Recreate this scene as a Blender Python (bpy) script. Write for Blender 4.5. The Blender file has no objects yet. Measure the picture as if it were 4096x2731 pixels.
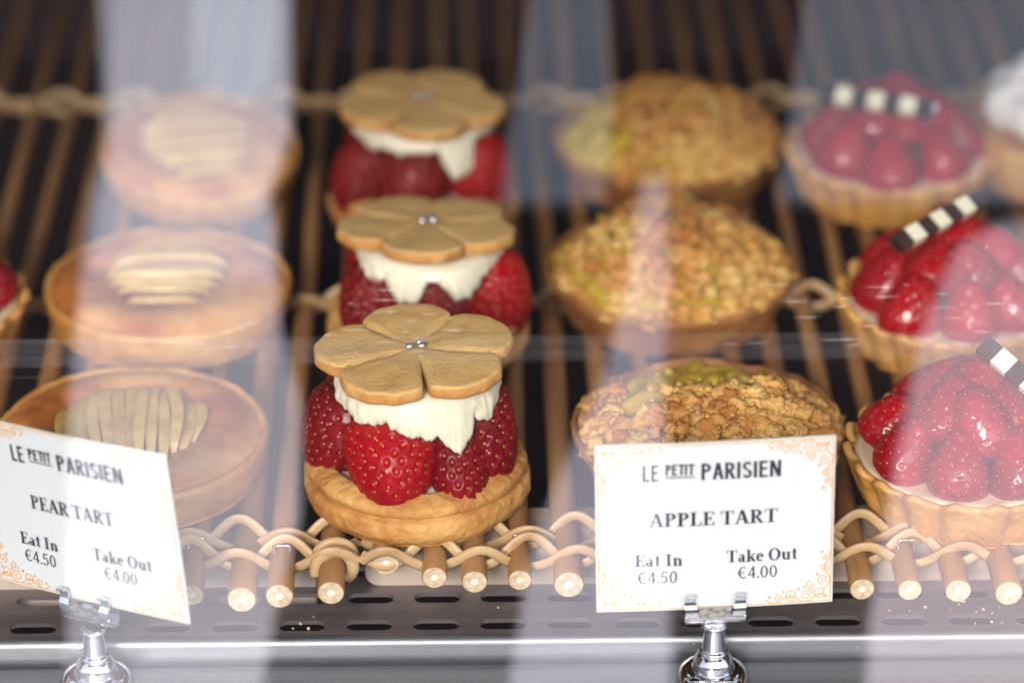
import bpy, bmesh, math, random
import numpy as np
from mathutils import Vector, Matrix, Euler, noise

R = math.radians
PI = math.pi
rnd = random.Random(11)
nr = np.random.default_rng(5)
scene = bpy.context.scene
COL = scene.collection

# ------------------------------------------------------------------ camera
cam_d = bpy.data.cameras.new("camera")
cam = bpy.data.objects.new("camera", cam_d)
COL.objects.link(cam)
cam.location = (0, 0, 0.615)
cam.rotation_euler = (R(90 - 28), 0, R(-1.02))
cam_d.lens = 118
cam_d.sensor_width = 36
cam_d.clip_start = 0.02
cam_d.clip_end = 400
cam_d.dof.use_dof = True
cam_d.dof.focus_distance = 1.172
cam_d.dof.aperture_fstop = 4.0
cam_d.dof.aperture_blades = 9
scene.camera = cam

# ------------------------------------------------------------------ light
world = bpy.data.worlds.new("World")
scene.world = world
world.use_nodes = True
wn = world.node_tree
bg = wn.nodes["Background"]
sky = wn.nodes.new("ShaderNodeTexSky")
sky.sky_type = 'NISHITA'
sky.sun_disc = False
sky.sun_elevation = R(42)
sky.sun_rotation = R(160)
sky.dust_density = 1.5
sky.air_density = 1.0
hsv = wn.nodes.new("ShaderNodeHueSaturation")
hsv.inputs["Saturation"].default_value = 0.5
wn.links.new(sky.outputs[0], hsv.inputs["Color"])
wn.links.new(hsv.outputs[0], bg.inputs["Color"])
bg.inputs["Strength"].default_value = 0.15
sun_d = bpy.data.lights.new("sun", 'SUN')
sun_d.energy = 1.5
sun_d.angle = R(16)
sun_d.color = (1.0, 0.93, 0.84)
sun = bpy.data.objects.new("sun", sun_d)
COL.objects.link(sun)
sun.rotation_euler = (R(64), 0, R(-14))

scene.view_settings.view_transform = 'Standard'
scene.view_settings.look = 'None'
scene.view_settings.exposure = 2.02
scene.view_settings.gamma = 1.0
scene.cycles.use_denoising = True
scene.cycles.max_bounces = 10
scene.cycles.transparent_max_bounces = 16
scene.cycles.caustics_reflective = False
scene.cycles.caustics_refractive = False
scene.cycles.sample_clamp_indirect = 6.0
scene.cycles.blur_glossy = 0.3


# ------------------------------------------------------------------ helpers
def setp(o, label=None, cat=None, group=None, kind=None):
    if label: o["label"] = label
    if cat: o["category"] = cat
    if group: o["group"] = group
    if kind: o["kind"] = kind
    return o


def thing(name, loc, label, cat, group=None, rot=(0, 0, 0), scale=1.0):
    o = bpy.data.objects.new(name, None)
    o.empty_display_size = 0.02
    COL.objects.link(o)
    o.location = loc
    o.rotation_euler = rot
    o.scale = (scale,) * 3
    return setp(o, label, cat, group)


def mesh(name, verts, faces, mats, midx=None, smooth=True):
    me = bpy.data.meshes.new(name)
    me.from_pydata([tuple(map(float, v)) for v in verts], [], [tuple(map(int, f)) for f in faces])
    for m in (mats if isinstance(mats, (list, tuple)) else [mats]):
        me.materials.append(m)
    if midx is not None:
        me.polygons.foreach_set("material_index", np.asarray(midx, dtype=np.int32))
    if smooth:
        me.polygons.foreach_set("use_smooth", np.ones(len(me.polygons), dtype=bool))
    me.update()
    return me


def put(name, me, parent=None, loc=(0, 0, 0), rot=(0, 0, 0), scale=(1, 1, 1)):
    o = bpy.data.objects.new(name, me)
    COL.objects.link(o)
    o.location = loc
    o.rotation_euler = rot
    o.scale = scale if isinstance(scale, (tuple, list)) else (scale,) * 3
    if parent: o.parent = parent
    return o


def copy_tree(o, parent=None):
    c = o.copy()
    COL.objects.link(c)
    c.parent = parent
    for ch in list(o.children):
        copy_tree(ch, c)
    return c


def fbm(x, y, z, s=1.0, off=0.0):
    return noise.fractal(Vector((x * s + off, y * s - off, z * s + 0.37 * off)), 0.6, 2.0, 4)


class MB:
    def __init__(self):
        self.v, self.f, self.m = [], [], []

    def add(self, verts, faces, m=0):
        n = len(self.v)
        self.v += [tuple(v) for v in verts]
        self.f += [tuple(i + n for i in f) for f in faces]
        self.m += [m] * len(faces)

    def box(self, c, s, m=0):
        x, y, z = (d / 2 for d in s)
        vs = [(c[0] + i * x, c[1] + j * y, c[2] + k * z) for i in (-1, 1) for j in (-1, 1) for k in (-1, 1)]
        self.add(vs, [(0, 1, 3, 2), (4, 6, 7, 5), (0, 4, 5, 1), (2, 3, 7, 6), (0, 2, 6, 4), (1, 5, 7, 3)], m)

    def grid(self, pts, close_u=False, close_v=False, m=0):
        """pts[i][j] -> quads"""
        n, k = len(pts), len(pts[0])
        fs = []
        for i in range(n if close_u else n - 1):
            for j in range(k if close_v else k - 1):
                a, b = i, (i + 1) % n
                c, d = j, (j + 1) % k
                fs.append((a * k + c, a * k + d, b * k + d, b * k + c))
        self.add([p for row in pts for p in row], fs, m)

    def tube(self, path, rad, seg=10, flat=1.0, caps=True, m=0, mcap=None, up=(0, 0, 1)):
        path = [Vector(p) for p in path]
        n = len(path)
        rows = []
        for i, p in enumerate(path):
            t = (path[min(i + 1, n - 1)] - path[max(i - 1, 0)]).normalized()
            s = t.cross(Vector(up))
            if s.length < 1e-5: s = t.cross(Vector((0, 1, 0)))
            s.normalize()
            w = s.cross(t)
            r = rad[i] if isinstance(rad, (list, tuple)) else rad
            rows.append([p + s * (r * math.cos(2 * PI * k / seg)) + w * (r * flat * math.sin(2 * PI * k / seg)) for k in range(seg)])
        self.grid(rows, close_v=True, m=m)
        if caps:
            for row, rev in ((rows[0], False), (rows[-1], True)):
                c = sum(row, Vector()) / seg
                idx = [(k, (k + 1) % seg, seg) for k in range(seg)]
                if rev: idx = [t[::-1] for t in idx]
                self.add(row + [c], idx, m if mcap is None else mcap)

    def build(self, name, mats, smooth=True):
        return mesh(name, self.v, self.f, mats, self.m, smooth)


def lathe(prof, seg=96, wob=None, close=True):
    """prof: list of (r, z). returns verts, faces; wob(theta, i, r, z)->(r,z)"""
    vs, fs = [], []
    n = len(prof)
    for j in range(seg):
        th = 2 * PI * j / seg
        for i, (r, z) in enumerate(prof):
            if wob: r, z = wob(th, i, r, z)
            vs.append((r * math.cos(th), r * math.sin(th), z))
    for j in range(seg):
        k = (j + 1) % seg
        for i in range(n - 1):
            fs.append((j * n + i, k * n + i, k * n + i + 1, j * n + i + 1))
    return vs, fs


def smooth_prof(pts, n=6):
    """Catmull-Rom through profile points"""
    out = []
    P = [np.array(p, float) for p in pts]
    P = [2 * P[0] - P[1]] + P + [2 * P[-1] - P[-2]]
    for i in range(1, len(P) - 2):
        for k in range(n):
            t = k / n
            a, b, c, d = P[i - 1], P[i], P[i + 1], P[i + 2]
            q = 0.5 * (2 * b + (c - a) * t + (2 * a - 5 * b + 4 * c - d) * t * t + (3 * b - a - 3 * c + d) * t ** 3)
            out.append((max(q[0], 0.0), q[1]))
    out.append(tuple(P[-2]))
    return out


# ------------------------------------------------------------------ materials
def mat(name, cols, scale=40.0, rough=0.6, bump=0.0, bscale=None, detail=6, sss=0.0, sssr=(1, .3, .1), sssd=0.004, coat=0.0, coatr=0.05,
        metal=0.0, stretch=(1, 1, 1), spec=0.5, rvar=0.0, vary=0.0, tex='noise'):
    m = bpy.data.materials.new(name)
    m.use_nodes = True
    nt = m.node_tree
    b = nt.nodes["Principled BSDF"]
    tc = nt.nodes.new("ShaderNodeTexCoord")
    mp = nt.nodes.new("ShaderNodeMapping")
    mp.inputs["Scale"].default_value = stretch
    nt.links.new(tc.outputs["Object"], mp.inputs["Vector"])
    vec = mp.outputs[0]
    if vary:
        oi = nt.nodes.new("ShaderNodeObjectInfo")
        vm = nt.nodes.new("ShaderNodeVectorMath")
        vm.operation = 'ADD'
        mul = nt.nodes.new("ShaderNodeMath"); mul.operation = 'MULTIPLY'; mul.inputs[1].default_value = vary
        nt.links.new(oi.outputs["Random"], mul.inputs[0])
        nt.links.new(vec, vm.inputs[0]); nt.links.new(mul.outputs[0], vm.inputs[1])
        vec = vm.outputs[0]
    if len(cols) == 1:
        b.inputs["Base Color"].default_value = (*cols[0][1], 1)
    else:
        nz = nt.nodes.new("ShaderNodeTexNoise")
        nz.inputs["Scale"].default_value = scale
        nz.inputs["Detail"].default_value = detail
        nz.inputs["Roughness"].default_value = 0.6
        nt.links.new(vec, nz.inputs["Vector"])
        cr = nt.nodes.new("ShaderNodeValToRGB")
        el = cr.color_ramp.elements
        while len(el) < len(cols): el.new(0.5)
        for e, (p, c) in zip(el, cols):
            e.position = p
            e.color = (*c, 1)
        nt.links.new(nz.outputs[0], cr.inputs[0])
        nt.links.new(cr.outputs[0], b.inputs["Base Color"])
        if rvar:
            mr = nt.nodes.new("ShaderNodeMapRange")
            mr.inputs["To Min"].default_value = rough - rvar
            mr.inputs["To Max"].default_value = rough + rvar
            nt.links.new(nz.outputs[0], mr.inputs[0])
            nt.links.new(mr.outputs[0], b.inputs["Roughness"])
    b.inputs["Roughness"].default_value = rough
    b.inputs["Metallic"].default_value = metal
    b.inputs["Specular IOR Level"].default_value = spec
    if sss:
        b.inputs["Subsurface Weight"].default_value = sss
        b.inputs["Subsurface Radius"].default_value = sssr
        b.inputs["Subsurface Scale"].default_value = sssd
    if coat:
        b.inputs["Coat Weight"].default_value = coat
        b.inputs["Coat Roughness"].default_value = coatr
    if bump:
        bn = nt.nodes.new("ShaderNodeTexNoise")
        bn.inputs["Scale"].default_value = bscale or scale
        bn.inputs["Detail"].default_value = 8
        nt.links.new(vec, bn.inputs["Vector"])
        bp = nt.nodes.new("ShaderNodeBump")
        bp.inputs["Strength"].default_value = bump
        bp.inputs["Distance"].default_value = 0.001
        nt.links.new(bn.outputs[0], bp.inputs["Height"])
        nt.links.new(bp.outputs[0], b.inputs["Normal"])
    return m


def glass_mat(name, rough=0.0, dust=0.0, extra=0.0, streak=0.0):
    m = bpy.data.materials.new(name)
    m.use_nodes = True
    nt = m.node_tree
    for n in list(nt.nodes): nt.nodes.remove(n)
    out = nt.nodes.new("ShaderNodeOutputMaterial")
    tr = nt.nodes.new("ShaderNodeBsdfTransparent")
    gl = nt.nodes.new("ShaderNodeBsdfGlossy")
    gl.inputs["Roughness"].default_value = rough
    geo = nt.nodes.new("ShaderNodeNewGeometry")
    mr = nt.nodes.new("ShaderNodeMapRange")
    mr.inputs["To Min"].default_value = 2.3
    mr.inputs["To Max"].default_value = 1 / 2.3
    nt.links.new(geo.outputs["Backfacing"], mr.inputs[0])
    fr = nt.nodes.new("ShaderNodeFresnel")
    nt.links.new(mr.outputs[0], fr.inputs["IOR"])
    fac = fr.outputs[0]
    tc = nt.nodes.new("ShaderNodeTexCoord")
    if streak:
        mp = nt.nodes.new("ShaderNodeMapping")
        mp.inputs["Scale"].default_value = (4, 500, 500)
        nt.links.new(tc.outputs["Object"], mp.inputs[0])
        nz = nt.nodes.new("ShaderNodeTexNoise")
        nz.inputs["Scale"].default_value = 3.0
        nz.inputs["Detail"].default_value = 6
        nt.links.new(mp.outputs[0], nz.inputs["Vector"])
        r2 = nt.nodes.new("ShaderNodeMapRange")
        r2.inputs["From Min"].default_value = 0.35
        r2.inputs["From Max"].default_value = 0.75
        r2.inputs["To Min"].default_value = extra
        r2.inputs["To Max"].default_value = extra + streak
        nt.links.new(nz.outputs[0], r2.inputs[0])
        ad = nt.nodes.new("ShaderNodeMath"); ad.operation = 'ADD'; ad.use_clamp = True
        nt.links.new(r2.outputs[0], ad.inputs[1]); ad.inputs[0].default_value = 0
        fac = ad.outputs[0]
    mx = nt.nodes.new("ShaderNodeMixShader")
    nt.links.new(fac, mx.inputs[0])
    nt.links.new(tr.outputs[0], mx.inputs[1])
    nt.links.new(gl.outputs[0], mx.inputs[2])
    last = mx.outputs[0]
    if dust:
        df = nt.nodes.new("ShaderNodeBsdfDiffuse")
        df.inputs["Color"].default_value = (.8, .78, .8, 1)
        n2 = nt.nodes.new("ShaderNodeTexNoise")
        n2.inputs["Scale"].default_value = 14
        n2.inputs["Detail"].default_value = 8
        nt.links.new(tc.outputs["Object"], n2.inputs["Vector"])
        r3 = nt.nodes.new("ShaderNodeMapRange")
        r3.inputs["From Min"].default_value = 0.3
        r3.inputs["From Max"].default_value = 0.8
        r3.inputs["To Min"].default_value = dust * 0.3
        r3.inputs["To Max"].default_value = dust * 1.6
        nt.links.new(n2.outputs[0], r3.inputs[0])
        m2 = nt.nodes.new("ShaderNodeMixShader")
        nt.links.new(r3.outputs[0], m2.inputs[0])
        nt.links.new(last, m2.inputs[1])
        nt.links.new(df.outputs[0], m2.inputs[2])
        last = m2.outputs[0]
    nt.links.new(last, out.inputs[0])
    return m


def tint_mat(name, col):
    m = bpy.data.materials.new(name)
    m.use_nodes = True
    nt = m.node_tree
    for n in list(nt.nodes): nt.nodes.remove(n)
    out = nt.nodes.new("ShaderNodeOutputMaterial")
    tr = nt.nodes.new("ShaderNodeBsdfTransparent")
    tr.inputs[0].default_value = (*col, 1)
    nt.links.new(tr.outputs[0], out.inputs[0])
    return m


M = {}
M['cane'] = mat('cane', [(.25, (.15, .065, .022)), (.5, (.32, .16, .06)), (.75, (.44, .25, .105))], 60, .5, .35, 220, stretch=(1, .12, 1), vary=7, spec=.35)
M['cane_end'] = mat('cane_end', [(.3, (.45, .33, .2)), (.7, (.75, .62, .45))], 420, .8, .8, 600)
M['pith'] = mat('pith', [(0, (.85, .76, .62))], rough=.8)
M['weave'] = mat('weave', [(.3, (.34, .19, .08)), (.5, (.50, .33, .165)), (.75, (.62, .45, .26))], 90, .42, .25, 300, stretch=(.3, 1, 1))
M['batten'] = mat('batten', [(.3, (.34, .25, .2)), (.5, (.5, .4, .33)), (.75, (.62, .53, .46))], 30, .6, .2, 150, stretch=(.12, 1, 1))
M['steel'] = mat('steel', [(.3, (.19, .195, .21)), (.7, (.30, .31, .33))], 260, .42, .12, 300, metal=.9, stretch=(.03, 1, 1), rvar=.1)
M['tray'] = mat('tray', [(.3, (.20, .17, .172)), (.7, (.29, .25, .255))], 160, .4, .1, 250, metal=.7, stretch=(.05, 1, 1), rvar=.1)
M['chrome'] = mat('chrome', [(.3, (.72, .72, .74)), (.7, (.82, .82, .84))], 60, .07, .04, 300, metal=1.0)
M['dull_metal'] = mat('dull_metal', [(.35, (.16, .12, .1)), (.5, (.42, .4, .38)), (.7, (.55, .53, .5))], 420, .4, .2, 500, metal=.8)
M['dark'] = mat('dark', [(.3, (.030, .014, .020)), (.7, (.038, .019, .026))], 8, .8)
M['occluder'] = mat('occluder', [(.3, (.02, .018, .02)), (.7, (.03, .026, .028))], 8, .85, spec=.1)
M['street'] = mat('street', [(.3, (.16, .155, .15)), (.7, (.24, .235, .23))], 3, .85, .3, 60)
M['facade'] = mat('facade', [(.3, (.22, .19, .17)), (.7, (.34, .30, .27))], 2, .85)
M['pane_dark'] = mat('pane_dark', [(0, (.02, .025, .03))], rough=.1)
M['shell'] = mat('shell', [(.25, (.28, .085, .015)), (.42, (.46, .20, .048)), (.55, (.57, .30, .085)), (.75, (.66, .40, .145))], 75, .65, 1.0, 420, sss=.08, sssd=.003, detail=8)
M['shell_dark'] = mat('shell_dark', [(.25, (.16, .05, .012)), (.48, (.30, .115, .03)), (.75, (.46, .22, .065))], 45, .55, .5, 240, detail=8)
M['shell_gold'] = mat('shell_gold', [(.25, (.32, .11, .018)), (.45, (.52, .235, .05)), (.58, (.62, .33, .085)), (.75, (.70, .43, .14))], 55, .45, .8, 300, coat=.25, coatr=.25)
M['cookie'] = mat('cookie', [(.22, (.42, .20, .05)), (.42, (.62, .37, .125)), (.62, (.68, .43, .16)), (.8, (.74, .51, .22))], 85, .72, .55, 620, detail=10)
M['cookie_edge'] = mat('cookie_edge', [(.25, (.40, .165, .04)), (.5, (.56, .27, .075)), (.75, (.66, .38, .13))], 110, .7, .8, 420)
M['cream'] = mat('cream', [(.3, (.76, .71, .53)), (.7, (.83, .79, .64))], 40, .38, .25, 160, sss=.35, sssr=(1, .8, .5), sssd=.004)
M['white_cream'] = mat('white_cream', [(.3, (.86, .83, .78)), (.7, (.93, .91, .88))], 40, .45, sss=.2, sssr=(1, .9, .8), sssd=.003)
M['pink_cream'] = mat('pink_cream', [(.35, (.55, .25, .3)), (.5, (.75, .55, .52)), (.7, (.85, .74, .66))], 60, .4, .2, 100)
M['custard'] = mat('custard', [(.3, (.78, .58, .36)), (.7, (.86, .70, .48))], 50, .35, coat=.4)
M['berry'] = mat('berry', [(.25, (.17, .0012, .006)), (.5, (.30, .002, .008)), (.8, (.40, .004, .009))], 30, .3, .1, 300, coat=.10, coatr=.08, spec=.15, vary=3)
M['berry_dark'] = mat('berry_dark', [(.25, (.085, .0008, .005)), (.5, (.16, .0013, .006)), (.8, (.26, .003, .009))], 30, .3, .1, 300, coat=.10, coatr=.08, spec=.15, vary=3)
M['seed'] = mat('seed', [(0, (.42, .20, .03))], rough=.4)
M['berry_glazed'] = mat('berry_glazed', [(.25, (.14, .001, .006)), (.5, (.27, .002, .008)), (.8, (.42, .007, .010))], 26, .25, .15, 120, coat=.45, coatr=.05, spec=.1, vary=3)
M['seed_glazed'] = mat('seed_glazed', [(0, (.48, .16, .04))], rough=.25)
M['silver'] = mat('silver', [(0, (.78, .78, .82))], rough=.22, metal=.95)
M['frangipane'] = mat('frangipane', [(.3, (.26, .06, .012)), (.45, (.46, .15, .03)), (.58, (.62, .29, .07)), (.78, (.72, .44, .14))], 34, .3, .3, 160, coat=.5, coatr=.15)
M['pear'] = mat('pear', [(.3, (.58, .33, .07)), (.5, (.74, .49, .15)), (.72, (.83, .62, .26))], 60, .3, .1, 200, sss=.15, sssd=.003, coat=.8, coatr=.1)
M['apple'] = mat('apple', [(.25, (.34, .19, .012)), (.5, (.50, .34, .03)), (.75, (.62, .46, .09))], 60, .22, .2, 120, coat=.9, coatr=.06, sss=.15, sssd=.004)
M['crumble'] = mat('crumble', [(.3, (.24, .06, .010)), (.42, (.44, .16, .03)), (.5, (.60, .31, .075)), (.59, (.74, .50, .17)), (.72, (.58, .42, .09))], 34, .75, .9, 700, detail=4)
_nt = M['crumble'].node_tree
_g = _nt.nodes.new("ShaderNodeNewGeometry")
_cr = _nt.nodes.new("ShaderNodeValToRGB")
for _p, _c in ((.0, (.32, .10, .016)), (.25, (.50, .21, .038)), (.5, (.62, .33, .08)), (.8, (.74, .50, .18)), (.99, (.66, .44, .12))):
    _e = _cr.color_ramp.elements.new(_p) if 0 < _p < .99 else _cr.color_ramp.elements[0 if _p == 0 else -1]
    _e.color = (*_c, 1)
_nt.links.new(_g.outputs["Random Per Island"], _cr.inputs[0])
_mx = _nt.nodes.new("ShaderNodeMix"); _mx.data_type = 'RGBA'; _mx.inputs[0].default_value = .5
_b = _nt.nodes["Principled BSDF"]
_old = _b.inputs["Base Color"].links[0].from_socket
_nt.links.new(_old, _mx.inputs[6]); _nt.links.new(_cr.outputs[0], _mx.inputs[7]); _nt.links.new(_mx.outputs[2], _b.inputs["Base Color"])
M['crumble_base'] = mat('crumble_base', [(.3, (.40, .2, .06)), (.7, (.62, .42, .17))], 90, .75, .8, 300)
M['choc'] = mat('choc', [(0, (.035, .014, .009))], rough=.35)
M['white_choc'] = mat('white_choc', [(0, (.86, .80, .60))], rough=.4)
M['card'] = mat('card', [(.3, (.66, .70, .71)), (.7, (.70, .74, .75))], 20, .35, coat=.3, coatr=.1)
M['ink'] = mat('ink', [(0, (.015, .012, .035))], rough=.5)
M['orange_ink'] = mat('orange_ink', [(0, (.74, .40, .15))], rough=.5)
M['crumb'] = mat('crumb', [(0, (.62, .47, .32))], rough=.8)
M['glass'] = glass_mat('glass', 0.0, dust=.0012)
M['glass_edge'] = glass_mat('glass_edge', .3, dust=.002, extra=.004, streak=.05)
M['scratch'] = mat('scratch', [(0, (.85, .82, .8))], rough=.4)

# ------------------------------------------------------------------ the place behind the camera
pv = put("pavement", mesh("pavement", [(-60, -60, -.95), (60, -60, -.95), (60, 8, -.95), (-60, 8, -.95)], [(0, 1, 2, 3)], M['street'], smooth=False))
setp(pv, kind="structure")
b = MB(); b.box((0, -16, 2.0), (60, 4, 5.9))
fac = thing("street_facade", (0, 0, 0), "stone street front across the pavement, mirrored in the chrome card stands", "building")
setp(fac, kind="structure")
put("wall", b.build("facade_wall", M['facade'], False), fac)
for i in range(-5, 6):
    w = MB(); w.box((i * 4.2 + .6, -13.99, 1.6), (1.6, .06, 2.6))
    put("window", w.build("facade_window", M['pane_dark'], False), fac)

# unseen dark sheet added above the glass, openings cut to shape the mirrored veils
HC = Vector((0.02389, 0.8133, 0.4487))
HX = Vector((0.99988, 0.00689, -0.01413)); HY = Vector((0.0, 0.89877, 0.43843)); HN = HX.cross(HY).normalized()
HM = Matrix(((HX.x, HY.x, HN.x, HC.x), (HX.y, HY.y, HN.y, HC.y), (HX.z, HY.z, HN.z, HC.z), (0, 0, 0, 1)))
HOLES = {
    'L': [(-0.1881, 0.19), (-0.098, 0.19), (-0.099, 0.0963), (-0.1094, 0.0687), (-0.1068, 0.0529), (-0.1052, 0.0096), (-0.096, -0.026), (-0.0965, -0.0773), (-0.1066, -0.1107), (-0.1179, -0.172), (-0.2037, -0.172), (-0.2005, -0.0212), (-0.1951, 0.0379), (-0.1909, 0.0674), (-0.1838, 0.091)],
    'C1': [(0.014, 0.19), (0.0446, 0.19), (0.0458, 0.1049), (0.0427, 0.0639), (-0.0046, 0.0643), (0.0017, 0.1053)],
    'C2': [(0.0602, 0.0752), (0.07, 0.0751), (0.072, 0.0258), (0.068, -0.0234), (0.0693, -0.0629), (0.0713, -0.172), (-0.0056, -0.172), (0.0068, -0.1018), (0.02, -0.0625), (0.0421, -0.0134), (0.0523, 0.026)],
    'R1': [(0.139, 0.19), (0.2785, 0.19), (0.2776, 0.0627), (0.1212, 0.0639), (0.1269, 0.1042)],
    'R2': [(0.2221, 0.0532), (0.2775, 0.0529), (0.2757, -0.172), (0.1581, -0.172), (0.1614, -0.1228), (0.1738, -0.0539), (0.1862, 0.0051), (0.2023, 0.0425)],
}


def plate(outer, holes, th, material, name):
    """flat plate in local xy with holes, given thickness"""
    bm = bmesh.new()
    ed = []
    for loop in [outer] + holes:
        vs = [bm.verts.new((x, y, 0)) for x, y in loop]
        for i in range(len(vs)):
            ed.append(bm.edges.new((vs[i], vs[(i + 1) % len(vs)])))
    bmesh.ops.triangle_fill(bm, use_beauty=True, use_dissolve=False, edges=ed)
    bmesh.ops.recalc_face_normals(bm, faces=bm.faces)
    g = bmesh.ops.extrude_face_region(bm, geom=list(bm.faces))
    vs = [e for e in g['geom'] if isinstance(e, bmesh.types.BMVert)]
    bmesh.ops.translate(bm, verts=vs, vec=(0, 0, -th))
    bmesh.ops.recalc_face_normals(bm, faces=bm.faces)
    me = bpy.data.meshes.new(name)
    bm.to_mesh(me); bm.free()
    me.materials.append(material)
    return me


occluder = thing("added_occluder", (0, 0, 0), "added unseen cut out hood over the counter whose pale gaps the glass mirrors", "occluder")
setp(occluder, kind="structure")
occluder.matrix_world = HM
pl = put("occluder_sheet", plate([(-.5, -.178), (.5, -.178), (.5, .66), (-.5, .66)], list(HOLES.values()), .004, M['occluder'], "occluder_sheet"), occluder)  # added sheet, also keeps overhead light off the pastries
TINT = {'L': (.50, .46, .46), 'C1': (.15, .165, .185), 'R1': (.15, .165, .185), 'C2': (.34, .32, .35), 'R2': (.34, .30, .32), 'U': (.80, .74, .74)}  # added see-through tints, set how bright each mirrored veil looks
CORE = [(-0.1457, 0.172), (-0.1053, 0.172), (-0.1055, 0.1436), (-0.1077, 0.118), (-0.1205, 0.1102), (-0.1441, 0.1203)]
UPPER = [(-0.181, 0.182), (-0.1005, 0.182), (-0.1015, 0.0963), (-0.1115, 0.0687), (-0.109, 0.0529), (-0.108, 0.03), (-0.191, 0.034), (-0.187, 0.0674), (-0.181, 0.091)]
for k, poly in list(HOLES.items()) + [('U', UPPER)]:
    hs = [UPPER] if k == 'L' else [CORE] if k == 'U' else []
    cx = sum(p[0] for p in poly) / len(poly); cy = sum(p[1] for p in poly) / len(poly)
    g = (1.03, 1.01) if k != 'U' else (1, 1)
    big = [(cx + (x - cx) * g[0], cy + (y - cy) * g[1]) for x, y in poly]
    t = put("veil_dimmer", plate(big, hs, .002, tint_mat("tint_" + k, tuple(math.sqrt(c) for c in TINT[k])), "veil_dimmer"), occluder)
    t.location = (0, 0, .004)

# case body
case = thing("display_case", (0, 0, -.06), "dark bakery display case interior behind the cane mats", "display case")
setp(case, kind="structure")
b = MB(); b.box((0, 1.3, -.035), (1.2, .66, .03)); put("case_floor", b.build("case_floor", M['dark'], False), case)  # near-black colour stands in for the unlit floor under the mats
b = MB(); b.box((0, 1.66, .22), (1.2, .04, .55)); put("back_panel", b.build("back_panel", M['dark'], False), case)
for s in (-1, 1):
    b = MB(); b.box((s * .56, 1.3, .2), (.03, .72, .5)); put("side_panel", b.build("side_panel", M['dark'], False), case)
b = MB(); b.box((0, 1.53, .46), (1.2, .3, .02)); put("top_panel", b.build("top_panel", M['dark'], False), case)  # unseen top, added to keep sky light off the back rows

# perforated tray with lip and sill
tray = thing("display_tray", (0, 0, -.025), "perforated stainless tray edge with oval slots and a rounded lip", "tray")
tray["kind"] = "structure"
holes = []
for row, (yc, xo) in enumerate([(0.9928, -0.0092), (1.0104, -0.0088), (1.028, -.0085)]):
    for i in range(-15, 16):
        xc = xo + i * 0.0235 + .0003
        if abs(xc) > .36: continue
        hw, hh = .0083, .0033
        lp = []
        for s, a0 in ((1, -90), (-1, 90)):
            for k in range(9):
                a = R(a0 + k * 22.5)
                lp.append((xc + s * (hw - hh) + hh * math.cos(a), yc + hh * math.sin(a)))
        holes.append(lp)
me = plate([(-.45, .9868), (.45, .9868), (.45, 1.046), (-.45, 1.046)], holes, .0016, M['tray'], "perforated_panel")
put("perforated_panel", me, tray)
b = MB()
prof = [(.9868 - .0035 * math.sin(R(a)), -.0035 + .0032 * math.cos(R(a)) + .0004) for a in range(0, 91, 10)] + [(.9832, -.006), (.983, -.0115), (.986, -.0118)]
b.grid([[(x, y, z) for y, z in prof] for x in np.linspace(-.45, .45, 60)])
lip = put("tray_lip", b.build("tray_lip", M['steel']), tray)
b = MB()
b.box((0, .884, -.0145), (.9, .2, .008))
put("sill", b.build("sill", M['steel'], False), tray)
# patch of old label residue and a rivet on the sill
b = MB()
pts = [(.0010 * (1 + .6 * math.sin(3 * a) + .3 * math.sin(5 * a + 1)) * 3 * math.cos(a), .0010 * (1 + .4 * math.sin(4 * a)) * 2 * math.sin(a), 0) for a in np.linspace(0, 2 * PI, 40)[:-1]]
b.add([(0, 0, .0002)] + [(x, y, .0002) for x, y, z in pts], [(0, i + 1, (i + 1) % 39 + 1) for i in range(39)])
put("residue_patch", b.build("residue_patch", mat('residue', [(0, (.5, .52, .52))], rough=.7), False), tray, (-.0288, .9605, -.0104))
v, f = lathe(smooth_prof([(.0001, .0018), (.003, .0012), (.0045, 0), (.0045, -.001)], 4), 32)
put("rivet", mesh("rivet", v, f, M['steel']), tray, (.1625, .955, -.0105))

# ------------------------------------------------------------------ cane mats
SP = .0168


def cane_mesh(seed, length):
    rr = random.Random(seed)
    b = MB()
    r0 = .0040 * rr.uniform(.88, 1.15)
    n = 46
    path, rad = [], []
    o1 = rr.uniform(0, 99)
    node = [rr.uniform(.05, .9) for _ in range(3)]
    for i in range(n):
        t = i / (n - 1)
        y = t * length
        path.append((.0022 * noise.noise(Vector((o1, t * 2.4, 0))), y, .0006 * noise.noise(Vector((o1, 5, t * 4)))))
        r = r0 * (1.14 - .60 * min(1, t * 1.6)) * (1 + .06 * noise.noise(Vector((o1, t * 18, 3))))
        for q in node: r *= 1 + .16 * math.exp(-((t - q) * length / .004) ** 2)
        rad.append(r)
    path.insert(0, (path[0][0], -.0004, path[0][2])); rad.insert(0, rad[0] * .93)
    b.tube(path, rad, 14, m=0, mcap=1)
    # pith disc, slightly proud
    c = Vector(path[0]) + Vector((0, -.0004, 0))
    k = 10
    b.add([c] + [c + Vector((rad[0] * .3 * math.cos(2 * PI * i / k), .0003, rad[0] * .3 * math.sin(2 * PI * i / k))) for i in range(k)], [(0, 1 + (i + 1) % k, 1 + i) for i in range(k)], 2)
    return b.build("cane", [M['cane'], M['cane_end'], M['pith']])


cane_meshes = [cane_mesh(i, .70) for i in range(9)]


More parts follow.
